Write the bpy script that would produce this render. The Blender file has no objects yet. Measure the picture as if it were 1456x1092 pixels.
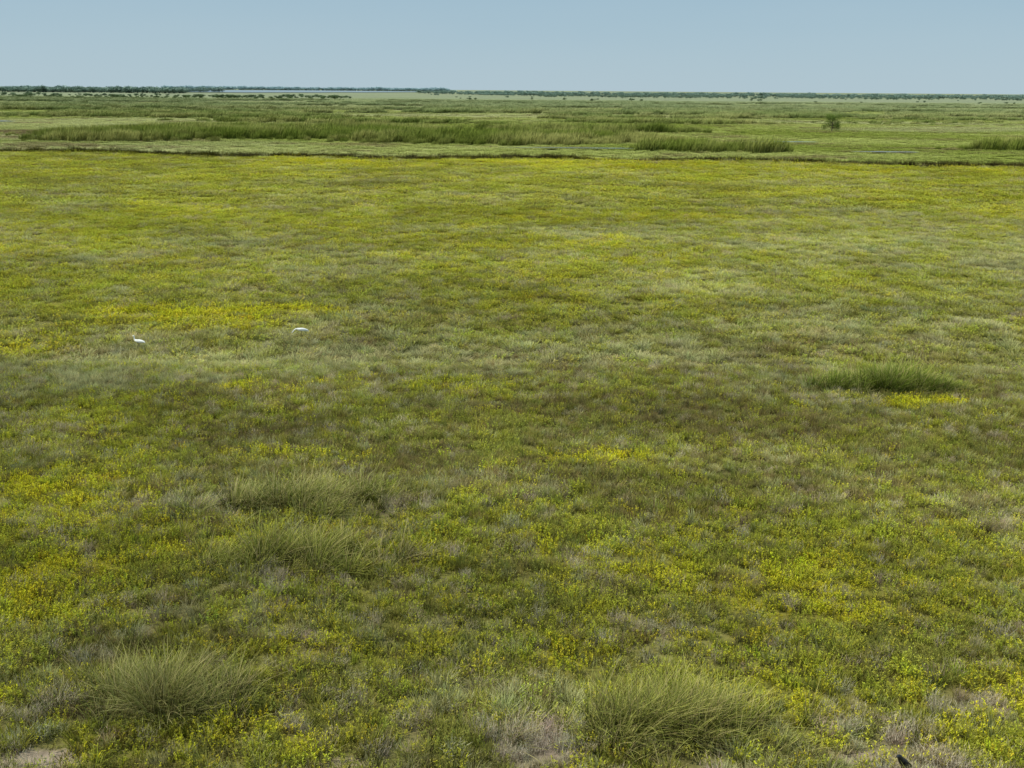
import bpy, math, random
import numpy as np
from mathutils import Matrix, Vector
R = np.random.default_rng(7)
scene = bpy.context.scene
scene.view_settings.view_transform = 'Standard'
scene.view_settings.look = 'None'
scene.view_settings.exposure = 0

# ------------------------------------------------------------ noise
_T = np.random.default_rng(3).random((512, 512))
def vn(x, y, s=0):
    x = np.asarray(x, float) + s*17.31; y = np.asarray(y, float) + s*9.77
    xi = np.floor(x).astype(int); yi = np.floor(y).astype(int)
    fx = x-xi; fy = y-yi
    fx = fx*fx*(3-2*fx); fy = fy*fy*(3-2*fy)
    a = _T[xi % 512, yi % 512]; b = _T[(xi+1) % 512, yi % 512]
    c = _T[xi % 512, (yi+1) % 512]; d = _T[(xi+1) % 512, (yi+1) % 512]
    return (a*(1-fx)+b*fx)*(1-fy)+(c*(1-fx)+d*fx)*fy
def fbm(x, y, s=0, o=4):
    t = 0; a = .5; n = 0
    for i in range(o):
        t = t+a*vn(np.asarray(x)*2**i, np.asarray(y)*2**i, s+i*3); n += a; a *= .55
    return t/n
def ss(a, b, v):
    t = np.clip((v-a)/(b-a), 0, 1); return t*t*(3-2*t)
def win(v, a, b, s):
    return ss(a-s, a+s, v)*(1-ss(b-s, b+s, v))
def spot(x, y, cx, cy, rx, ry, j=.35, s=1):
    d = ((x-cx)/rx)**2+((y-cy)/ry)**2
    d = np.sqrt(d)+j*2*(fbm(x/ (rx*.5), y/(ry*.6), s+11)-.5)
    return 1-ss(.65, 1.15, d)

# ------------------------------------------------------------ vegetation map of the marsh
PAL = np.array([[.43, .405, .022],  # yellow sea-oxeye
                [.305, .315, .034], # yellow green
                [.20, .20, .042],   # olive
                [.36, .35, .165],   # grey green
                [.195, .158, .065], # brown
                [.38, .325, .235]]) # dead twigs
YEL = [(-16.5, 56, 7, 3.6, 1.9), (-23, 50, 5, 3, .9), (7.5, 24, 3.0, 1.9, .8), (3.7, 25.5, 1.3, .9, .8),
       (3.6, 33.6, 1.5, .8, .4), (-2, 42.5, 2.4, 1.4, .6), (-3.9, 17.8, 1.4, .7, 1.0), (-13, 29.5, 3, 3.2, .5),
       (-11.5, 23.5, 2.8, 2, .6), (-3, 21.7, 2, 1.2, .6), (16.3, 40.3, 1.9, .6, 6), (10.8, 21.6, 1.4, 1.2, .5),
       (-9, 42, 3, 1.2, .4), (.5, 20.5, 1.6, .8, .5), (-1.5, 62, 6, 4, .3), (12, 19.2, 1.5, .8, .3), (-8, 33, 3, 1.2, .3)]
GREY = [(-21, 43, 8, 3.5, .9), (-9, 47, 6, 3.5, .7), (2, 50, 9, 4, .5), (-8.7, 29.3, 1.8, 1.0, .8),
        (14, 39.6, 3, 1, .3), (22, 66, 16, 10, .8), (14, 52, 10, 5, .6), (-1, 31, 3, 1.2, .3), (30, 90, 24, 14, .5), (0, 19, 2, .8, .4), (-6, 22.5, 2.5, 1, .4)]
DEAD = [(6.9, 18.0, 1.5, .8, 1.2), (9.3, 18.6, .8, .5, .8), (-9.6, 29.2, 1.4, .7, .7), (.6, 17.5, 1.3, .7, .8),
        (-9.0, 18.2, 1.0, .8, .7), (-9.5, 16.9, 1.4, .5, .8), (-5.0, 21.5, .8, .4, .5), (2.6, 22.2, .7, .4, .6),
        (-3.2, 29.2, 1.0, .7, .6), (13.0, 40.6, 1.2, .5, .9), (-4.6, 18.0, .7, .5, .5), (7.4, 16.9, 1.6, .5, .7)]
BROWN = [(9, 37, 7, 3, .5), (1, 38, 5, 2.5, .45), (-10, 36, 5, 1.5, .25), (-2, 32, 4, 2, .4), (12, 31, 5, 2, .4), (5, 29, 3, 1.2, .35), (-9, 21, 1.5, .8, .3), (4, 45, 8, 2.5, .35)]
BARE = [(-8.8, 16.95, 1.2, .38, .85), (.9, 17.25, .5, .22, .8), (6.7, 17.2, .6, .25, .8), (-3.0, 16.9, .5, .2, .5), (9.6, 19.3, .6, .25, .4)]
BEDS = [(-65, 292, 64, 34), (-5, 262, 50, 20), (42, 225, 17, 8), (-150, 470, 78, 40), (116, 240, 17, 5),
        (0, 640, 60, 18), (125, 540, 45, 14), (265, 600, 70, 14), (60, 420, 45, 14), (-260, 700, 120, 20),
        (20, 330, 40, 12), (140, 800, 90, 20), (-60, 860, 100, 20), (-60, 400, 60, 14), (-95, 250, 22, 6)]
def chan_y(x):
    return 192-.10*x+3.0*np.sin(x*.045)+1.8*np.sin(x*.15+1)+5*(fbm(x/9, x*0, 5)-.5)
def reed(x, y):
    m = np.zeros_like(x)
    for i, (cx, cy, rx, ry) in enumerate(BEDS):
        m = np.maximum(m, spot(x, y, cx, cy, rx, ry, .45, i))
    st = ss(.56, .64, fbm(x/70, y/30, 40))*ss(400, 520, y)*(1-ss(1100, 1300, y))
    m = np.maximum(m, st)
    return m*(1-ss(0, 1, 1.2-np.hypot((x-101)/10, (y-338)/22))*.999)
def weights(x, y):
    n1 = fbm(x/7, y/7, 1); n2 = fbm(x/1.8, y/1.8, 2); n3 = fbm(x/16, y/9, 3); n4 = fbm(x/.8, y/.8, 4)
    n5 = fbm(x/30, y/22, 8)
    W = np.zeros(x.shape+(6,))
    near = 1-ss(26, 31, y)
    cloud_shade = win(y, 30, 43, 3)*ss(-17, -8, x+3*(n1-.5))*.95  # cloud shadow over the middle marsh, painted as browner, more olive plants
    mid = win(y, 42, 54, 4)
    far = ss(50, 66, y)
    W[..., 0] = .07+near*(1.2*np.clip(n2-.50, 0, 1)+.7*np.clip(n1-.48, 0, 1))+far*(.05+.50*np.clip(n3-.45, 0, 1))+cloud_shade*.25*np.clip(n2-.5, 0, 1)-.04*mid-.05*cloud_shade
    W[..., 1] = .42+.36*far-.20*cloud_shade-.08*mid+.6*(n3-.5)
    W[..., 2] = .34+.45*cloud_shade-.22*far+1.0*(n5-.5)*far+.7*np.clip(.5-n2, -1, 1)*near
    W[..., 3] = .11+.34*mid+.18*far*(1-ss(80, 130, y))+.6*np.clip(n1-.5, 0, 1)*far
    W[..., 4] = .13+.26*cloud_shade+.10*mid-.09*far+.4*np.clip(n4-.5, 0, 1)
    W[..., 5] = .05+.02*mid+.03*near+.3*np.clip(n4-.6, 0, 1)*near
    for l, k in ((YEL, 0), (GREY, 3), (DEAD, 5), (BROWN, 4)):
        for i, (cx, cy, rx, ry, w) in enumerate(l):
            W[..., k] += 1.3*w*spot(x, y, cx, cy, rx, ry, .5, i)*(.35+1.3*ss(.35, .6, n4))
    cy = chan_y(x)
    W[..., 0] += .7*win(cy-y, 4, 24, 5)*ss(-75, -25, x)*ss(.35, .6, n1)
    W[..., 2] += 1.6*win(cy-y, 2, 60, 12)*(1-ss(-80, -20, x))*ss(.4, .6, n3)
    W[..., 4] += 3.0*win(y-cy, -1, 3.0, 1.2)
    W = np.clip(W, 0.001, 9)
    # each kind of plant grows in its own small colonies
    sc = np.where(y < 60, 1.0, 2.6)
    for k in range(6):
        g = .6 if k == 4 else 1.0
        W[..., k] *= np.exp(g*(4.0*(fbm(x/(.85*sc), y/(1.0*sc), 100+k*7, 3)-.5)+3.6*(fbm(x/(4.5*sc), y/(3.2*sc), 150+k*7, 3)-.5)))
    return W/W.sum(-1, keepdims=True)
def farcol(x, y):
    a = fbm(x/60, y/28, 20); b = fbm(x/22, y/9, 21); c = fbm(x/160, y/60, 22)
    g1 = np.array([.21, .245, .05]); g2 = np.array([.31, .335, .10]); br = np.array([.17, .125, .07]); pl = np.array([.36, .36, .18])
    C = g1+(g2-g1)*ss(.38, .62, a)[..., None]
    C = C+(pl-C)*(ss(.42, .70, c)*.7)[..., None]
    C = C+(br-C)*(ss(.60, .70, b)*.6)[..., None]
    r = win(y, 255, 300, 14)*(1-ss(-75, -55, x))
    C = C+(br-C)*(r*ss(.42, .52, b)*.9)[..., None]
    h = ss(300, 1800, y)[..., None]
    C = C*(1-.85*h)+np.array([.28, .32, .215])*.85*h  # air haze painted into the colour, stronger with distance
    return C
def avgcol(x, y):
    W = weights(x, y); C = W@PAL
    f = ss(0, 4, y-chan_y(x)-5)[..., None]
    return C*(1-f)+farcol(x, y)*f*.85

# ------------------------------------------------------------ materials
def nt(mat):
    mat.use_nodes = True; t = mat.node_tree; t.nodes.clear(); return t, t.nodes, t.links
def foliage_mat(name, kind, gain=1.0, transl=.3):
    m = bpy.data.materials.new(name); t, N, L = nt(m)
    out = N.new('ShaderNodeOutputMaterial')
    a = N.new('ShaderNodeAttribute'); a.attribute_name = 'col'; a.attribute_type = kind
    b = N.new('ShaderNodeAttribute'); b.attribute_name = 'tone'; b.attribute_type = 'GEOMETRY'
    mul = N.new('ShaderNodeVectorMath'); mul.operation = 'SCALE'
    L.new(a.outputs['Color'], mul.inputs[0])
    g = N.new('ShaderNodeMath'); g.operation = 'MULTIPLY'; g.inputs[1].default_value = gain
    L.new(b.outputs['Fac'], g.inputs[0]); L.new(g.outputs[0], mul.inputs['Scale'])
    p = N.new('ShaderNodeBsdfDiffuse')
    L.new(mul.outputs[0], p.inputs['Color'])
    if transl > 0:
        tr = N.new('ShaderNodeBsdfTranslucent'); mx = N.new('ShaderNodeMixShader'); mx.inputs[0].default_value = transl
        L.new(mul.outputs[0], tr.inputs['Color'])
        L.new(p.outputs[0], mx.inputs[1]); L.new(tr.outputs[0], mx.inputs[2]); L.new(mx.outputs[0], out.inputs[0])
    else: L.new(p.outputs[0], out.inputs[0])
    return m
M_plant = foliage_mat('marsh_plant_leaf', 'INSTANCER', 1.68)
M_blade = foliage_mat('cordgrass_blade', 'GEOMETRY', 1.4)
M_reed = foliage_mat('reed_leaf', 'INSTANCER', 1.28, 0)
M_tree = foliage_mat('distant_tree_leaf', 'INSTANCER', 1.4, 0)
def simple(name, col, rough=.6, spec=.3, nscale=40, namt=.25):
    m = bpy.data.materials.new(name); t, N, L = nt(m)
    out = N.new('ShaderNodeOutputMaterial'); p = N.new('ShaderNodeBsdfPrincipled')
    no = N.new('ShaderNodeTexNoise'); no.inputs['Scale'].default_value = nscale
    tc = N.new('ShaderNodeTexCoord'); L.new(tc.outputs['Object'], no.inputs['Vector'])
    mx = N.new('ShaderNodeMix'); mx.data_type = 'RGBA'
    mx.inputs[6].default_value = (*[c*(1-namt) for c in col], 1); mx.inputs[7].default_value = (*[min(1, c*(1+namt)) for c in col], 1)
    L.new(no.outputs[0], mx.inputs[0]); L.new(mx.outputs[2], p.inputs['Base Color'])
    p.inputs['Roughness'].default_value = rough; p.inputs['Specular IOR Level'].default_value = spec
    L.new(p.outputs[0], out.inputs[0]); return m

# ------------------------------------------------------------ mesh helpers
def mesh_from(name, V, Q, attrs=None, mats=(), smooth=False, midx=None):
    me = bpy.data.meshes.new(name)
    V = np.asarray(V, np.float32); Q = np.asarray(Q, np.int32)
    me.vertices.add(len(V)); me.vertices.foreach_set('co', V.ravel())
    k = Q.shape[1]
    me.loops.add(Q.size); me.loops.foreach_set('vertex_index', Q.ravel())
    me.polygons.add(len(Q)); me.polygons.foreach_set('loop_start', np.arange(0, Q.size, k, dtype=np.int32))
    me.update(calc_edges=True)
    for n, (ty, d) in (attrs or {}).items():
        at = me.attributes.new(n, ty, 'POINT')
        if ty == 'FLOAT': at.data.foreach_set('value', np.asarray(d, np.float32).ravel())
        else:
            d = np.asarray(d, np.float32); d = np.concatenate([d, np.ones((len(d), 1), np.float32)], 1)
            at.data.foreach_set('color', d.ravel())
    for m in mats: me.materials.append(m)
    if midx is not None: me.polygons.foreach_set('material_index', np.asarray(midx, np.int32))
    if smooth: me.polygons.foreach_set('use_smooth', [True]*len(Q))
    me.validate(); return me
def blades(base, yaw, lean, curl, L, w, nseg=3, droop=.15, shape='blade', twist=None):
    n = len(base); ts = np.linspace(0, 1, nseg+1)
    dx = np.cos(yaw); dy = np.sin(yaw)
    tw = yaw+math.pi/2+(R.normal(0, .6, n) if twist is None else twist)
    sx = np.cos(tw); sy = np.sin(tw)
    V = np.zeros((n, nseg+1, 2, 3)); H = np.zeros((n, nseg+1, 2))
    for i, t in enumerate(ts):
        h = L*(lean*t+curl*t*t); z = L*(t*np.sqrt(np.clip(1-lean**2, .05, 1))-(droop+curl*.5)*t*t)
        ww = w*((1-t)**.7+.04 if shape == 'blade' else np.sin(math.pi*(.06+.9*t)))*.5
        cx = base[:, 0]+dx*h; cy = base[:, 1]+dy*h; cz = base[:, 2]+z
        for k, sg in enumerate((-1, 1)):
            V[:, i, k, 0] = cx+sg*sx*ww; V[:, i, k, 1] = cy+sg*sy*ww; V[:, i, k, 2] = cz
            H[:, i, k] = t
    b = (np.arange(n)*(nseg+1)*2)[:, None]; F = []
    for i in range(nseg):
        o = i*2; F.append(np.concatenate([b+o, b+o+1, b+o+3, b+o+2], 1))
    F = np.stack(F, 1).reshape(-1, 4)
    return V.reshape(-1, 3), F, H.reshape(-1)
def merge(parts):
    V = []; F = []; A = []; o = 0
    for v, f, a in parts:
        V.append(v); F.append(f+o); A.append(a); o += len(v)
    return np.concatenate(V), np.concatenate(F), np.concatenate(A)

def coll(name): return bpy.data.collections.new(name)
def proto(c, name, V, F, tone, mat=None):
    me = mesh_from(name, V, F, {'tone': ('FLOAT', tone)}, [mat or M_plant]); ob = bpy.data.objects.new(name, me); c.objects.link(ob); return ob

PC = coll('marsh_plant_kinds')
def disc(n, r):
    a = R.uniform(0, 2*math.pi, n); q = r*np.sqrt(R.random(n)); return q*np.cos(a), q*np.sin(a)
# 0-3 leafy shrublet
for k in range(4):
    ns = 13; parts = []
    sx, sy = disc(ns, .20); hh = R.uniform(.12, .28, ns)
    yaw = np.arctan2(sy, sx); ln = R.uniform(.05, .5, ns)
    v, f, h = blades(np.c_[sx, sy, 0*sx], yaw, ln, 0*ln, hh, np.full(ns, .008), 2)
    parts.append((v, f, .22+.3*h))
    nl = 135; si = R.integers(0, ns, nl); t = R.uniform(.30, 1.0, nl)
    bx = sx[si]+np.cos(yaw[si])*hh[si]*ln[si]*t; by = sy[si]+np.sin(yaw[si])*hh[si]*ln[si]*t; bz = hh[si]*t*.92
    v, f, h = blades(np.c_[bx, by, bz], R.uniform(0, 6.28, nl), R.uniform(.4, .99, nl), 0*t, R.uniform(.03, .054, nl), R.uniform(.013, .021, nl), 2, .1, 'leaf')
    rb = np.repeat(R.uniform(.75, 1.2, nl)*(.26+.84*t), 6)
    parts.append((v, f, rb*(.88+.2*h)))
    proto(PC, 'p%02d_oxeye_shrublet' % k, *merge(parts))
# 4-7 upright succulent stems
for k in range(4):
    n = 85; x, y = disc(n, .2)
    v, f, h = blades(np.c_[x, y, 0*x], np.arctan2(y, x)+R.normal(0, .8, n), R.uniform(0, .65, n), R.uniform(0, .15, n), R.uniform(.08, .24, n), R.uniform(.010, .018, n), 3, .0)
    rb = np.repeat(R.uniform(.7, 1.2, n), 8)
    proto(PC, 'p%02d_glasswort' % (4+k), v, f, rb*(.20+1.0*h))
# 8-11 fine grass
for k in range(4):
    n = 80; x, y = disc(n, .15)
    v, f, h = blades(np.c_[x, y, 0*x], np.arctan2(y, x)+R.normal(0, .5, n), R.uniform(.05, .7, n), R.uniform(.05, .4, n), R.uniform(.14, .36, n), R.uniform(.007, .012, n), 3, .1)
    rb = np.repeat(R.uniform(.7, 1.25, n), 8)
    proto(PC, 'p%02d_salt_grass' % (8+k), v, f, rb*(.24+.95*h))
# 12-14 twiggy
for k in range(3):
    n = 50; x, y = disc(n, .10)
    v, f, h = blades(np.c_[x, y, 0*x], np.arctan2(y, x)+R.normal(0, .9, n), R.uniform(.2, .85, n), R.normal(0, .2, n), R.uniform(.12, .36, n), R.uniform(.006, .010, n), 3, .0)
    p1 = (v, f, np.repeat(R.uniform(.7, 1.2, n), 8)*(.4+.6*h))
    n = 60; x, y = disc(n, .2)
    v, f, h = blades(np.c_[x, y, R.uniform(.05, .25, n)], R.uniform(0, 6.28, n), R.uniform(.3, .98, n), 0*x, R.uniform(.05, .12, n), R.uniform(.004, .007, n), 2, .0)
    p2 = (v, f, np.repeat(R.uniform(.7, 1.3, n), 6))
    proto(PC, 'p%02d_dead_brush' % (12+k), *merge([p1, p2]))

def instancer(name, P, idx, scl, rot, col, collection):
    me = bpy.data.meshes.new(name)
    me.vertices.add(len(P)); me.vertices.foreach_set('co', np.asarray(P, np.float32).ravel())
    for n, ty, d in (('idx', 'INT', idx), ('scl', 'FLOAT_VECTOR', scl), ('rot', 'FLOAT_VECTOR', rot)):
        at = me.attributes.new(n, ty, 'POINT')
        at.data.foreach_set('value' if ty == 'INT' else 'vector', np.asarray(d, np.int32 if ty == 'INT' else np.float32).ravel())
    at = me.attributes.new('col', 'FLOAT_COLOR', 'POINT')
    at.data.foreach_set('color', np.c_[col, np.ones(len(P))].astype(np.float32).ravel())
    ob = bpy.data.objects.new(name, me); scene.collection.objects.link(ob)
    g = bpy.data.node_groups.new(name+'_scatter', 'GeometryNodeTree')
    g.interface.new_socket('Geometry', in_out='INPUT', socket_type='NodeSocketGeometry')
    g.interface.new_socket('Geometry', in_out='OUTPUT', socket_type='NodeSocketGeometry')
    N = g.nodes; L = g.links
    gi = N.new('NodeGroupInput'); go = N.new('NodeGroupOutput')
    ip = N.new('GeometryNodeInstanceOnPoints'); ci = N.new('GeometryNodeCollectionInfo')
    ci.inputs['Collection'].default_value = collection; ci.inputs['Separate Children'].default_value = True; ci.inputs['Reset Children'].default_value = True
    def na(n, ty):
        q = N.new('GeometryNodeInputNamedAttribute'); q.data_type = ty; q.inputs['Name'].default_value = n
        return [s for s in q.outputs if s.enabled and s.name == 'Attribute'][0]
    mp = N.new('GeometryNodeMeshToPoints')
    L.new(gi.outputs[0], mp.inputs[0]); L.new(mp.outputs[0], ip.inputs['Points']); L.new(ci.outputs[0], ip.inputs['Instance'])
    ip.inputs['Pick Instance'].default_value = True
    L.new(na('idx', 'INT'), ip.inputs['Instance Index'])
    e = N.new('FunctionNodeEulerToRotation'); L.new(na('rot', 'FLOAT_VECTOR'), e.inputs[0]); L.new(e.outputs[0], ip.inputs['Rotation'])
    L.new(na('scl', 'FLOAT_VECTOR'), ip.inputs['Scale']); L.new(ip.outputs[0], go.inputs[0])
    md = ob.modifiers.new('scatter', 'NODES'); md.node_group = g
    return ob
def fan(n, y0, y1, k=.58, m=3):
    # points uniformly over the trapezoid of marsh seen from the viewing tower (with margins)
    out = []; tot = 0
    W = k*y1+m
    while tot < n:
        y = R.uniform(y0, y1, n*2); x = R.uniform(-W, W, n*2)
        q = np.abs(x) < k*y+m; out.append(np.c_[x[q], y[q]]); tot += q.sum()
    return np.concatenate(out)[:n].T

# ---- the low marsh plants
TUS = [(-6.9, 18.7, 2.0, .85), (3.2, 17.95, 2.5, .8), (-5.4, 25.6, 2.3, .9), (-6.4, 29.4, 2.7, 1.0), (15.4, 42.6, 2.7, 1.1)]
Ps = []; I = []; S = []; Ro = []; C = []
for (n, y0, y1, sxy, sz, pure) in ((38000, 14.5, 46, 1.0, 1.0, .84), (36000, 45, 112, 1.9, 1.1, .62), (34000, 110, 235, 4.0, 1.4, .5)):
    x, y = fan(n, y0, y1)
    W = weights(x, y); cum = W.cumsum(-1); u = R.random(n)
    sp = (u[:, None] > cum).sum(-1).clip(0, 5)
    bare = np.zeros(n)
    for i, (a, b, c, d, w) in enumerate(BARE): bare = np.maximum(bare, w*spot(x, y, a, b, c, d, .6, i))
    dens = ss(.25, .42, fbm(x/.55, y/.55, 9)) if y1 < 60 else np.ones(n)
    keep = (R.random(n) > bare*.9) & (R.random(n) < .45+.55*dens)
    for (a, b, c, d) in TUS: keep &= ((x-a)/c)**2+((y-b)/d)**2 > .30+.6*fbm(x/.5, y/.5, 77)
    if y0 > 100: keep &= (y-chan_y(x) < 3)
    x = x[keep]; y = y[keep]; sp = sp[keep]; W = W[keep]; n = len(x)
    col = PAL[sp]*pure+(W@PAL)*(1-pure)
    col = col*R.uniform(.82, 1.18, (n, 1))*(1+R.normal(0, .05, (n, 3)))
    v = fbm(x/3.1, y/3.1, 30); v2 = fbm(x/14, y/7, 33); col *= ((.72+.56*v)*(.70+.60*v2))[:, None]
    k = R.random(n)
    idx = np.select([sp == 0, sp == 1, sp == 2, sp == 3, sp == 4], [R.integers(0, 4, n), np.where(k < .65, R.integers(0, 4, n), R.integers(4, 12, n)), np.where(k < .35, R.integers(0, 4, n), R.integers(4, 12, n)), np.where(k < .6, R.integers(8, 12, n), R.integers(4, 8, n)), np.where(k < .6, R.integers(4, 8, n), R.integers(12, 15, n))], R.integers(12, 15, n))
    s = R.uniform(.75, 1.3, n)*(.72+.56*fbm(x/1.3, y/1.3, 12))
    zz = s*sz*R.uniform(.75, 1.25, n)*(.7+.6*fbm(x/.7, y/.7, 13))
    dch = win(y-chan_y(x), -1.5, 3.5, 1.2)*ss(.24, .36, fbm(x/12, y/6, 66)); zz *= 1+1.1*dch; col *= (1-.80*dch)[:, None]
    Ps.append(np.c_[x, y, np.zeros(n)]); I.append(idx); S.append(np.c_[s*sxy, s*sxy, zz])
    Ro.append(np.c_[R.normal(0, .10/sxy, (n, 2)), R.uniform(0, 6.283, n)]); C.append(col)
instancer('salt_marsh_plants', *[np.concatenate(a) for a in (Ps, I, S, Ro, C)], PC)

# ---- grass flats beyond the channel
Ps = []; I = []; S = []; Ro = []; C = []
for (n, y0, y1, sxy, sz) in ((24000, 186, 420, 5.0, 1.6), (26000, 410, 1400, 13, 2.1)):
    x, y = fan(n, y0, y1)
    keep = (y-chan_y(x) > 4); x = x[keep]; y = y[keep]; n = len(x)
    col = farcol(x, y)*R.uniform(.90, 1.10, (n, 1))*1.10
    s = R.uniform(.7, 1.3, n)
    Ps.append(np.c_[x, y, np.zeros(n)]); I.append(R.integers(4, 12, n)); S.append(np.c_[s*sxy, s*sxy, s*sz*R.uniform(.7, 1.3, n)])
    Ro.append(np.c_[np.zeros((n, 2)), R.uniform(0, 6.283, n)]); C.append(col)
instancer('far_marsh_grass', *[np.concatenate(a) for a in (Ps, I, S, Ro, C)], PC)

# ---- reed beds
RC = coll('reed_kinds')
for k in range(3):
    n = 200; x, y = disc(n, 1.5)
    v, f, h = blades(np.c_[x, y, 0*x], R.normal(.2, 1.0, n), R.uniform(.02, .35, n), R.uniform(.02, .3, n), R.uniform(1.2, 2.9, n), R.uniform(.06, .12, n), 3, .05)
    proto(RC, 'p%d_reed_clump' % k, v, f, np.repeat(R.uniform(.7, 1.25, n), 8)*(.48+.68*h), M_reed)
n = 200000; x, y = fan(n, 205, 1250, .60, 8)
m = reed(x, y); keep = R.random(n) < m*np.where(y < 330, 1.0, .40); x = x[keep]; y = y[keep]
n = len(x); e = reed(x, y)
g0 = np.array([.125, .165, .024]); g1 = np.array([.29, .285, .09])
col = g0+(g1-g0)*(ss(.38, .66, fbm(x/25, y/10, 50))*.78+R.uniform(0, .18, n))[:, None]
col *= R.uniform(.88, 1.12, (n, 1)); h = ss(220, 900, y)[:, None]; col = col*(1-.70*h)+np.array([.23, .27, .15])*.70*h  # farther reeds tinted paler to paint in the haze
big = np.where(y < 330, 1.1, 1.6)
s = R.uniform(.75, 1.2, n)*(.25+.75*e)*(.50+.8*fbm(x/10, y/8, 51))
zs = s*np.where(y < 330, 1.22, 1.0)
instancer('reed_bed', np.c_[x, y, 0*x], R.integers(0, 3, n), np.c_[s*1.3*big, s*1.3*big, zs], np.c_[np.zeros((n, 2)), R.uniform(-.8, .8, n)], col, RC)
print('REEDS', n)

# ---- distant trees
TC = coll('distant_tree_kinds')
def leafcloud(n, r, leaf, flat=.8):
    lobes = 7
    lx, ly = disc(lobes, r*.6); lz = R.uniform(.35, .8, lobes)*r*1.2
    li = R.integers(0, lobes, n)
    d = R.normal(0, 1, (n, 3)); d /= np.linalg.norm(d, axis=1)[:, None]
    q = r*R.uniform(.3, .5, lobes)[li]*R.uniform(.5, 1, n)
    b = np.c_[lx[li]+d[:, 0]*q, ly[li]+d[:, 1]*q, np.clip(lz[li]+d[:, 2]*q*flat, .02*r, 9)]
    v, f, h = blades(b, R.uniform(0, 6.28, n), R.uniform(.2, .95, n), 0*q, R.uniform(.7, 1.3, n)*leaf, R.uniform(.5, .9, n)*leaf, 2, .2, 'leaf')
    t = np.repeat(R.uniform(.6, 1.2, n)*(.65+.4*b[:, 2]/(r*1.3)), 6)
    return v, f, t
for k in range(4):
    v, f, t = leafcloud(420, 1.0, .20)
    n = 5; x, y = disc(n, .15)
    v2, f2, h2 = blades(np.c_[x, y, 0*x], np.arctan2(y, x), R.uniform(.1, .6, n), 0*x, R.uniform(.6, .9, n), np.full(n, .07), 3, 0)
    proto(TC, 'p%d_tree' % k, *merge([(v, f, t), (v2, f2, .35+0*h2)]), M_tree)
X = []; Y = []; H = []
def trees(n, y0, y1, hmin, hmax, xa=-.6, xb=.6, thr=.0):
    y = R.uniform(y0, y1, n*3); x = R.uniform(xa, xb, n*3)*y
    g = fbm(x/90, y/200, 60); k = R.random(n*3) < ss(thr-.08, thr+.08, g); x = x[k][:n]; y = y[k][:n]
    X.append(x); Y.append(y); H.append(R.uniform(hmin, hmax, len(x))*(.5+1.0*fbm(x/60, y/60, 61)))
trees(500, 2900, 3600, 7, 13, -.6, -.27)
trees(850, 2900, 3600, 5, 10, -.09, .6)
trees(700, 6400, 7000, 13, 21, -.32, -.06)
trees(800, 2300, 2900, 4, 8, .0, .6, thr=.48)
trees(200, 2300, 2900, 3, 5, -.08, .0, thr=.55)
trees(700, 2200, 2700, 7, 12, -.6, -.30, .35)
trees(350, 1900, 2300, 2.5, 5, .02, .6, .50)
trees(300, 1150, 1600, 2.2, 4.5, -.55, -.15, .42)
trees(30, 1250, 1800, 2, 3.5, -.1, .55, .5)
x = np.concatenate(X); y = np.concatenate(Y); hh = np.concatenate(H); n = len(x)
hz = ss(700, 2800, y)[:, None]; hz2 = ss(3300, 6500, y)[:, None]  # painted haze: how far leaf colour fades to blue-grey with distance
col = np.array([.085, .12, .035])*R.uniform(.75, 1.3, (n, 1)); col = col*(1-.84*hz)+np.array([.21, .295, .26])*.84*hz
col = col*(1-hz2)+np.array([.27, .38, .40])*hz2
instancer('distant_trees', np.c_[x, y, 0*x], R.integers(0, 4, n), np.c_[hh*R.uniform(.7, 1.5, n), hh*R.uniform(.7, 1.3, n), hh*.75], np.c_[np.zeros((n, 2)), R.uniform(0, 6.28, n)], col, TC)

# ------------------------------------------------------------ ground sheet
ys = np.concatenate([-np.geomspace(20000, 30, 12), np.linspace(-20, 12, 6), 14*np.geomspace(1, 100, 520), np.geomspace(1450, 30000, 30)])
us = np.concatenate([[-40, -12, -4, -1.5, -.9], np.linspace(-.65, .65, 420), [.9, 1.5, 4, 12, 40]])
YY, UU = np.meshgrid(ys, us, indexing='ij')
XX = UU*np.maximum(np.abs(YY), 30)
near = ss(10, 16, YY)*(1-ss(60, 100, YY))
ZZ = (.10*(fbm(XX/2.5, YY/2.5, 70)-.5))*near-.02
V = np.stack([XX, YY, ZZ], -1).reshape(-1, 3)
a, b = YY.shape; ii = np.arange(a*b).reshape(a, b)
F = np.stack([ii[:-1, :-1], ii[:-1, 1:], ii[1:, 1:], ii[1:, :-1]], -1).reshape(-1, 4)
gx, gy = XX.ravel(), YY.ravel()
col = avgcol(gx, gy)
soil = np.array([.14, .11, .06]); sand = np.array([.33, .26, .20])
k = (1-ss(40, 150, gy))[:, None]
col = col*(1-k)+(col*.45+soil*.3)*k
bare = np.zeros(len(gx))
for i, (p, q, c, d, w) in enumerate(BARE): bare = np.maximum(bare, w*spot(gx, gy, p, q, c, d, .6, i))
col = col*(1-bare[:, None])+sand*bare[:, None]
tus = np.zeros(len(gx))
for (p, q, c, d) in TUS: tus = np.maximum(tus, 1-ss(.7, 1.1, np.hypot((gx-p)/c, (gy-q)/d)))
col = col*(1-tus[:, None])+np.array([.05, .045, .02])*tus[:, None]      # contact shade under the cordgrass, painted into the ground colour
ch = win(gy-chan_y(gx), -1.5, 4, 1)[:, None]; col = col*(1-ch)+np.array([.028, .025, .015])*ch
m = bpy.data.materials.new('marsh_soil'); t, N, L = nt(m)
out = N.new('ShaderNodeOutputMaterial'); at = N.new('ShaderNodeAttribute'); at.attribute_name = 'col'
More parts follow.
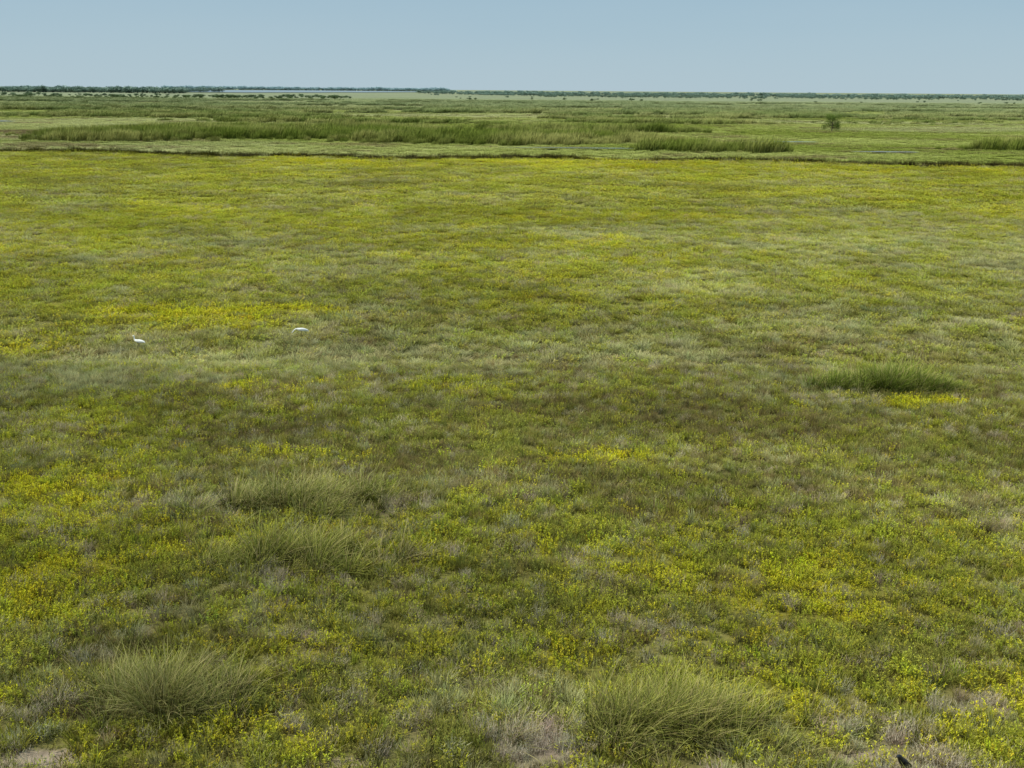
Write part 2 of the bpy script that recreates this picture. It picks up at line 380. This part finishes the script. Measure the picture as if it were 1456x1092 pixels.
geo = N.new('ShaderNodeNewGeometry'); n1 = N.new('ShaderNodeTexNoise'); n1.inputs['Scale'].default_value = 4.0; n1.inputs['Detail'].default_value = 4; n1.inputs['Roughness'].default_value = .65
L.new(geo.outputs['Position'], n1.inputs['Vector'])
mr = N.new('ShaderNodeMapRange'); mr.inputs[1].default_value = .3; mr.inputs[2].default_value = .7; mr.inputs[3].default_value = .6; mr.inputs[4].default_value = 1.35
L.new(n1.outputs[0], mr.inputs[0])
vm = N.new('ShaderNodeVectorMath'); vm.operation = 'SCALE'; L.new(at.outputs['Color'], vm.inputs[0]); L.new(mr.outputs[0], vm.inputs['Scale'])
p = N.new('ShaderNodeBsdfDiffuse')
L.new(vm.outputs[0], p.inputs['Color']); L.new(p.outputs[0], out.inputs[0])
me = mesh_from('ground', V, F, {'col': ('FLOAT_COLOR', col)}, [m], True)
ob = bpy.data.objects.new('ground', me); scene.collection.objects.link(ob)

# ------------------------------------------------------------ water
wm = bpy.data.materials.new('marsh_water'); t, N, L = nt(wm)
out = N.new('ShaderNodeOutputMaterial'); p = N.new('ShaderNodeBsdfPrincipled')
p.inputs['Base Color'].default_value = (.10, .12, .12, 1); p.inputs['Roughness'].default_value = .15
geo = N.new('ShaderNodeNewGeometry'); n1 = N.new('ShaderNodeTexNoise'); n1.inputs['Scale'].default_value = .8; L.new(geo.outputs['Position'], n1.inputs['Vector'])
bp = N.new('ShaderNodeBump'); bp.inputs['Strength'].default_value = .12; L.new(n1.outputs[0], bp.inputs['Height']); L.new(bp.outputs[0], p.inputs['Normal'])
L.new(p.outputs[0], out.inputs[0])
def pond(name, cx, cy, rx, ry, z, seed):
    k = 96; a = np.linspace(0, 2*math.pi, k, endpoint=False)
    r = .65+.7*fbm(np.cos(a)*2+5, np.sin(a)*2+5, seed)
    P = np.c_[cx+rx*r*np.cos(a), cy+ry*r*np.sin(a), np.full(k, z)]
    me = bpy.data.meshes.new(name); me.from_pydata([tuple(q) for q in P], [], [tuple(range(k))]); me.materials.append(wm)
    ob = bpy.data.objects.new(name, me); scene.collection.objects.link(ob)
WAT = [(12, 226, 15, 1.2), (76, 220, 7, 1.0), (-185, 372, 14, 4), (66, 262, 8, 1.2)]
for i, w in enumerate(WAT): pond('marsh_pool', *w, .45, i+80)
pond('lake', -930, 4300, 620, 1700, 1.0, 90)

# ------------------------------------------------------------ cordgrass tussocks
def tussock(name, cx, cy, rx, ry, nsub, nb, hgt, wid, green, tip, windx=.12, dead=.12):
    parts = []
    sx = R.normal(0, .50, nsub).clip(-1.2, 1.2); sy = R.normal(0, .46, nsub).clip(-1.05, 1.05)
    sx = sx*rx; sy = sy*ry
    for i in range(nsub):
        rr = R.uniform(.12, .34)*min(rx, ry*1.5)
        nn = int(nb*R.uniform(.35, 1.5))
        bx, by = disc(nn, rr)
        edge = np.hypot(bx, by)/rr
        yaw = np.arctan2(by, bx)+R.normal(0, .8, nn)
        vx = np.cos(yaw)*(.10+.50*edge)+windx+R.normal(0, .18); vy = np.sin(yaw)*(.10+.50*edge)+R.normal(0, .12)
        yaw = np.arctan2(vy, vx); ln = np.clip(np.hypot(vx, vy)*R.uniform(.4, 1.4, nn), 0, .95)
        hs = hgt*R.uniform(.45, 1.35)*(1-.35*min(1.2, math.hypot(sx[i]/rx, sy[i]/ry)))
        Lh = hs*(.30+.85*R.random(nn)**1.5+.25*(R.random(nn) < .05))
        v, f, h = blades(np.c_[cx+sx[i]+bx, cy+sy[i]+by, 0*bx-.03], yaw, ln, R.uniform(-.05, .45, nn), Lh, R.uniform(.4, 1.4, nn)*wid, 5, .10)
        g = np.array(green)*R.uniform(.5, 1.45); q = (R.random(nn) < dead+.45*R.random()**2)
        base = np.where(q[:, None], np.array([.37, .31, .14]), g)*R.uniform(.6, 1.4, (nn, 1))
        bc = np.repeat(base, 12, 0); hh = h[:, None]; tm = np.repeat(R.random(nn)**1.3, 12)[:, None]
        c = bc*(1-hh**2*tm)+np.array(tip)*hh**2*tm
        parts.append((v, f, np.concatenate([(.04+1.15*h**1.05)[:, None], c], 1)))  # tone falls towards the base: shaded hollows of the clump painted in
    V, F, A = merge(parts)
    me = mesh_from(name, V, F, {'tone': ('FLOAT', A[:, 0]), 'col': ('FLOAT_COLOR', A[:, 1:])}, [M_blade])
    ob = bpy.data.objects.new(name, me); scene.collection.objects.link(ob)
GR = (.185, .21, .035); TP = (.56, .52, .16)
tussock('cordgrass_clump', -6.9, 18.75, 2.1, .95, 44, 200, 1.3, .016, (.18, .195, .045), (.46, .43, .16), .05, .18)
tussock('cordgrass_clump', 3.2, 18.0, 2.6, .9, 44, 190, 1.2, .017, (.205, .225, .045), (.62, .58, .17), .12, .2)
tussock('cordgrass_clump', -5.4, 25.5, 2.5, .95, 44, 190, 1.32, .020, GR, TP, .30)
tussock('cordgrass_clump', -6.4, 29.4, 2.9, 1.0, 46, 190, 1.32, .022, GR, (.62, .58, .23), .33)
tussock('cordgrass_clump', 15.4, 42.7, 2.8, .9, 54, 240, 1.4, .028, (.135, .185, .025), (.38, .39, .10), .18, .06)
tussock('cordgrass_clump', 13.6, 59.4, .25, .25, 2, 60, .75, .03, (.3, .27, .05), (.45, .4, .08), .05, .1)

# ------------------------------------------------------------ lone tree in the marsh
def lone_tree(name, cx, cy, H, W):
    e = bpy.data.objects.new(name, None); scene.collection.objects.link(e); e.location = (cx, cy, 0)
    bark = simple('tree_bark', (.10, .08, .06), .9)
    V = []; F = []
    def limb(p0, p1, r0, r1, k=7):
        p0 = np.array(p0, float); p1 = np.array(p1, float); d = p1-p0; d /= np.linalg.norm(d)
        a = np.cross(d, [0.3, 1, .1]); a /= np.linalg.norm(a); b = np.cross(d, a); o = len(V)
        for p, r in ((p0, r0), ((p0+p1)/2+R.normal(0, r0*.4, 3), (r0+r1)/2), (p1, r1)):
            for j in range(k):
                t = 2*math.pi*j/k; V.append(p+r*(a*math.cos(t)+b*math.sin(t)))
        for s in range(2):
            for j in range(k): F.append((o+s*k+j, o+s*k+(j+1) % k, o+(s+1)*k+(j+1) % k, o+(s+1)*k+j))
    limb((0, 0, 0), (.1, 0, H*.4), .16, .11); ends = []
    for i in range(12):
        a = i*2.4; q = R.uniform(.12, .46)*W; z = H*R.uniform(.22, .90)*(1-.5*(q/W))
        p = (q*math.cos(a), q*math.sin(a), z); limb((.1, 0, H*R.uniform(.15, .35)), p, .08, .02); ends.append(p)
    me = mesh_from('trunk', np.array(V), np.array(F), None, [bark], True); o = bpy.data.objects.new('trunk', me); o.parent = e; scene.collection.objects.link(o)
    n = 4600; E = np.array(ends); li = R.integers(0, len(E), n); d = R.normal(0, 1, (n, 3))*np.array([.55, .55, .5])
    b = E[li]+d; b[:, 2] = np.clip(b[:, 2], H*.06, None)
    v, f, h = blades(b, R.uniform(0, 6.28, n), R.uniform(.2, .95, n), 0*b[:, 0], R.uniform(.16, .30, n), R.uniform(.10, .18, n), 2, .2, 'leaf')
    c = np.repeat(np.array([[.115, .165, .035]])*R.uniform(.6, 1.4, (n, 1)), 6, 0)
    me = mesh_from('foliage', v, f, {'tone': ('FLOAT', np.repeat(.5+.6*b[:, 2]/H, 6)), 'col': ('FLOAT_COLOR', c)}, [M_blade])
    o = bpy.data.objects.new('foliage', me); o.parent = e; scene.collection.objects.link(o)
lone_tree('marsh_tree', 101, 345, 6.6, 6.4)

# ------------------------------------------------------------ birds
def loft(rings, k=14):
    V = []; F = []
    P = np.array(rings, float)
    for i, r in enumerate(P):
        d = P[min(i+1, len(P)-1), :3]-P[max(i-1, 0), :3]; d /= np.linalg.norm(d)
        s = np.array([0, 1, 0.]); s = s-d*s.dot(d); s /= np.linalg.norm(s); u = np.cross(d, s)
        for j in range(k):
            t = 2*math.pi*j/k; V.append(r[:3]+s*r[3]*math.cos(t)+u*r[4]*math.sin(t))
    for i in range(len(P)-1):
        for j in range(k): F.append((i*k+j, i*k+(j+1) % k, (i+1)*k+(j+1) % k, (i+1)*k+j))
    return V, F
def bird(name, loc, yaw, parts, mats, scale=1):
    V = []; F = []; MI = []
    for rings, mi in parts:
        v, f = loft(rings); o = len(V); V += v; F += [tuple(a+o for a in q) for q in f]; MI += [mi]*len(f)
    me = mesh_from(name, np.array(V), np.array(F), None, mats, True, MI)
    ob = bpy.data.objects.new(name, me); scene.collection.objects.link(ob)
    sub = ob.modifiers.new('smooth', 'SUBSURF'); sub.levels = 1; sub.render_levels = 1
    ob.location = loc; ob.rotation_euler = (0, 0, yaw); ob.scale = (scale,)*3
    return ob
Mw = simple('white_feathers', (.86, .86, .82), .7, .2, 30, .04); Mb = simple('yellow_bill', (.65, .35, .05), .4); Ml = simple('dark_legs', (.03, .03, .025), .5)
def egret(neck, head, bill, tilt=0.0):
    Z = .30
    body = [(-.30, 0, Z+.00-tilt, .012, .008), (-.24, 0, Z+.01-tilt, .035, .02), (-.16, 0, Z+.03-tilt*.6, .055, .045), (-.06, 0, Z+.045, .068, .062), (.04, 0, Z+.055, .066, .064), (.11, 0, Z+.07, .05, .052), (.15, 0, Z+.09, .03, .035), (.165, 0, Z+.10, .008, .01)]
    wing = lambda s: [(-.27, s*.02, Z+.03-tilt, .008, .012), (-.18, s*.05, Z+.045-tilt*.6, .016, .04), (-.06, s*.062, Z+.055, .018, .055), (.04, s*.058, Z+.065, .016, .048), (.09, s*.045, Z+.07, .006, .02)]
    leg = lambda s: [(0, s*.035, Z+.02, .014, .014), (-.01, s*.035, Z-.10, .008, .008), (.01, s*.035, Z-.13, .009, .009), (0, s*.035, .01, .006, .006), (.001, s*.035, 0, .006, .006)]
    foot = lambda s: [(-.03, s*.035, .006, .004, .004), (.02, s*.035, .008, .008, .006), (.06, s*.035, .005, .003, .003)]
    return [(body, 0), (wing(1), 0), (wing(-1), 0), (neck, 0), (head, 0), (bill, 1), (leg(1), 2), (leg(-1), 2), (foot(1), 2), (foot(-1), 2)]
Z = .30
n1 = [(.10, 0, Z+.06, .035, .04), (.15, 0, Z+.10, .028, .03), (.165, 0, Z+.15, .022, .022), (.15, 0, Z+.19, .020, .020), (.16, 0, Z+.23, .020, .020), (.18, 0, Z+.245, .02, .02)]
h1 = [(.15, 0, Z+.247, .006, .006), (.165, 0, Z+.25, .02, .02), (.19, 0, Z+.251, .026, .026), (.215, 0, Z+.247, .016, .016), (.235, 0, Z+.243, .008, .008)]
b1 = [(.225, 0, Z+.245, .008, .009), (.26, 0, Z+.24, .006, .006), (.31, 0, Z+.233, .001, .001)]
n2 = [(.10, 0, Z+.07, .035, .04), (.17, 0, Z+.09, .026, .028), (.23, 0, Z+.07, .021, .021), (.28, 0, Z+.02, .019, .019), (.31, 0, Z-.02, .018, .018)]
h2 = [(.29, 0, Z+.00, .008, .008), (.305, 0, Z-.015, .02, .022), (.325, 0, Z-.04, .023, .024), (.34, 0, Z-.065, .014, .014), (.347, 0, Z-.08, .007, .007)]
b2 = [(.343, 0, Z-.07, .008, .008), (.355, 0, Z-.11, .005, .005), (.365, 0, Z-.15, .001, .001)]
bird('white_egret', (-17.7, 48.6, .0), math.radians(180-12), egret(n1, h1, b1), [Mw, Mb, Ml], 1.2)
bird('white_egret', (-10.5, 51.2, .0), math.radians(180+12), egret(n2, h2, b2, .02), [Mw, Mb, Ml], 1.3)
Mk = simple('black_feathers', (.012, .014, .02), .4, .4)
gk = [([(-.20, 0, .03, .03, .006), (-.14, 0, .07, .022, .010), (-.09, 0, .11, .038, .03), (-.03, 0, .155, .056, .055), (.03, 0, .20, .054, .055), (.065, 0, .25, .036, .038), (.085, 0, .285, .034, .034), (.11, 0, .298, .028, .028), (.135, 0, .294, .010, .010)], 0),
      ([(.12, 0, .296, .009, .009), (.15, 0, .292, .005, .005), (.175, 0, .286, .001, .001)], 0),
      ([(-.14, .03, .08, .006, .012), (-.05, .055, .15, .012, .035), (.03, .05, .20, .008, .03)], 0), ([(-.14, -.03, .08, .006, .012), (-.05, -.055, .15, .012, .035), (.03, -.05, .20, .008, .03)], 0),
      ([(0, .02, .15, .008, .008), (.0, .02, .0, .004, .004)], 0), ([(0, -.02, .15, .008, .008), (.0, -.02, .0, .004, .004)], 0)]
bird('grackle', (7.20, 16.72, .0), math.radians(205), gk, [Mk], 1.35)

# ------------------------------------------------------------ light, sky
el = math.radians(58); az = math.radians(-104)      # azimuth from +Y towards +X: high, to the left of the viewer
d = Vector((math.sin(az)*math.cos(el), math.cos(az)*math.cos(el), math.sin(el)))
sl = bpy.data.lights.new('sun', 'SUN'); sl.energy = 3.9; sl.angle = math.radians(3); sl.color = (1, .95, .83)
so = bpy.data.objects.new('sun', sl); so.rotation_euler = d.to_track_quat('Z', 'Y').to_euler(); scene.collection.objects.link(so); so.location = (0, 0, 60)
w = bpy.data.worlds.new('World'); scene.world = w; w.use_nodes = True; N = w.node_tree.nodes; L = w.node_tree.links; N.clear()
o = N.new('ShaderNodeOutputWorld'); bg = N.new('ShaderNodeBackground'); sk = N.new('ShaderNodeTexSky'); sk.sky_type = 'NISHITA'
sk.sun_disc = False; sk.sun_elevation = el; sk.sun_rotation = az; sk.air_density = 1.0; sk.dust_density = .4; sk.ozone_density = 3
# thin even haze veil over the clear sky, with faint soft cloud variation, denser low down
tc = N.new('ShaderNodeTexCoord'); mp = N.new('ShaderNodeMapping'); mp.inputs['Scale'].default_value = (1.5, 1.5, 9); L.new(tc.outputs['Generated'], mp.inputs[0])
no = N.new('ShaderNodeTexNoise'); no.inputs['Scale'].default_value = 1.6; no.inputs['Detail'].default_value = 4; L.new(mp.outputs[0], no.inputs['Vector'])
sx = N.new('ShaderNodeSeparateXYZ'); L.new(tc.outputs['Generated'], sx.inputs[0])
hr = N.new('ShaderNodeMapRange'); hr.inputs[1].default_value = 0; hr.inputs[2].default_value = .10; hr.inputs[3].default_value = 1; hr.inputs[4].default_value = 0; L.new(sx.outputs[2], hr.inputs[0])
hz = N.new('ShaderNodeMix'); hz.data_type = 'RGBA'
hz.inputs[6].default_value = (2.95, 4.65, 5.9, 1); hz.inputs[7].default_value = (3.8, 5.25, 6.25, 1); L.new(no.outputs[0], hz.inputs[0])
lo = N.new('ShaderNodeMix'); lo.data_type = 'RGBA'; lo.inputs[7].default_value = (4.3, 5.65, 6.45, 1); L.new(hz.outputs[2], lo.inputs[6]); L.new(hr.outputs[0], lo.inputs[0])
mx = N.new('ShaderNodeMix'); mx.data_type = 'RGBA'; mx.inputs[0].default_value = .92
L.new(sk.outputs[0], mx.inputs[6]); L.new(lo.outputs[2], mx.inputs[7]); L.new(mx.outputs[2], bg.inputs[0])
bg.inputs[1].default_value = .10; L.new(bg.outputs[0], o.inputs[0])

# ------------------------------------------------------------ camera
cd = bpy.data.cameras.new('camera'); cd.lens = 37.1; cd.sensor_width = 36; cd.clip_end = 60000; cd.clip_start = .1
co = bpy.data.objects.new('camera', cd); scene.collection.objects.link(co)
co.matrix_world = Matrix.Translation((0, 0, 12)) @ Matrix.Rotation(math.radians(90-15.57), 4, 'X') @ Matrix.Rotation(math.radians(.45), 4, 'Z')
scene.camera = co
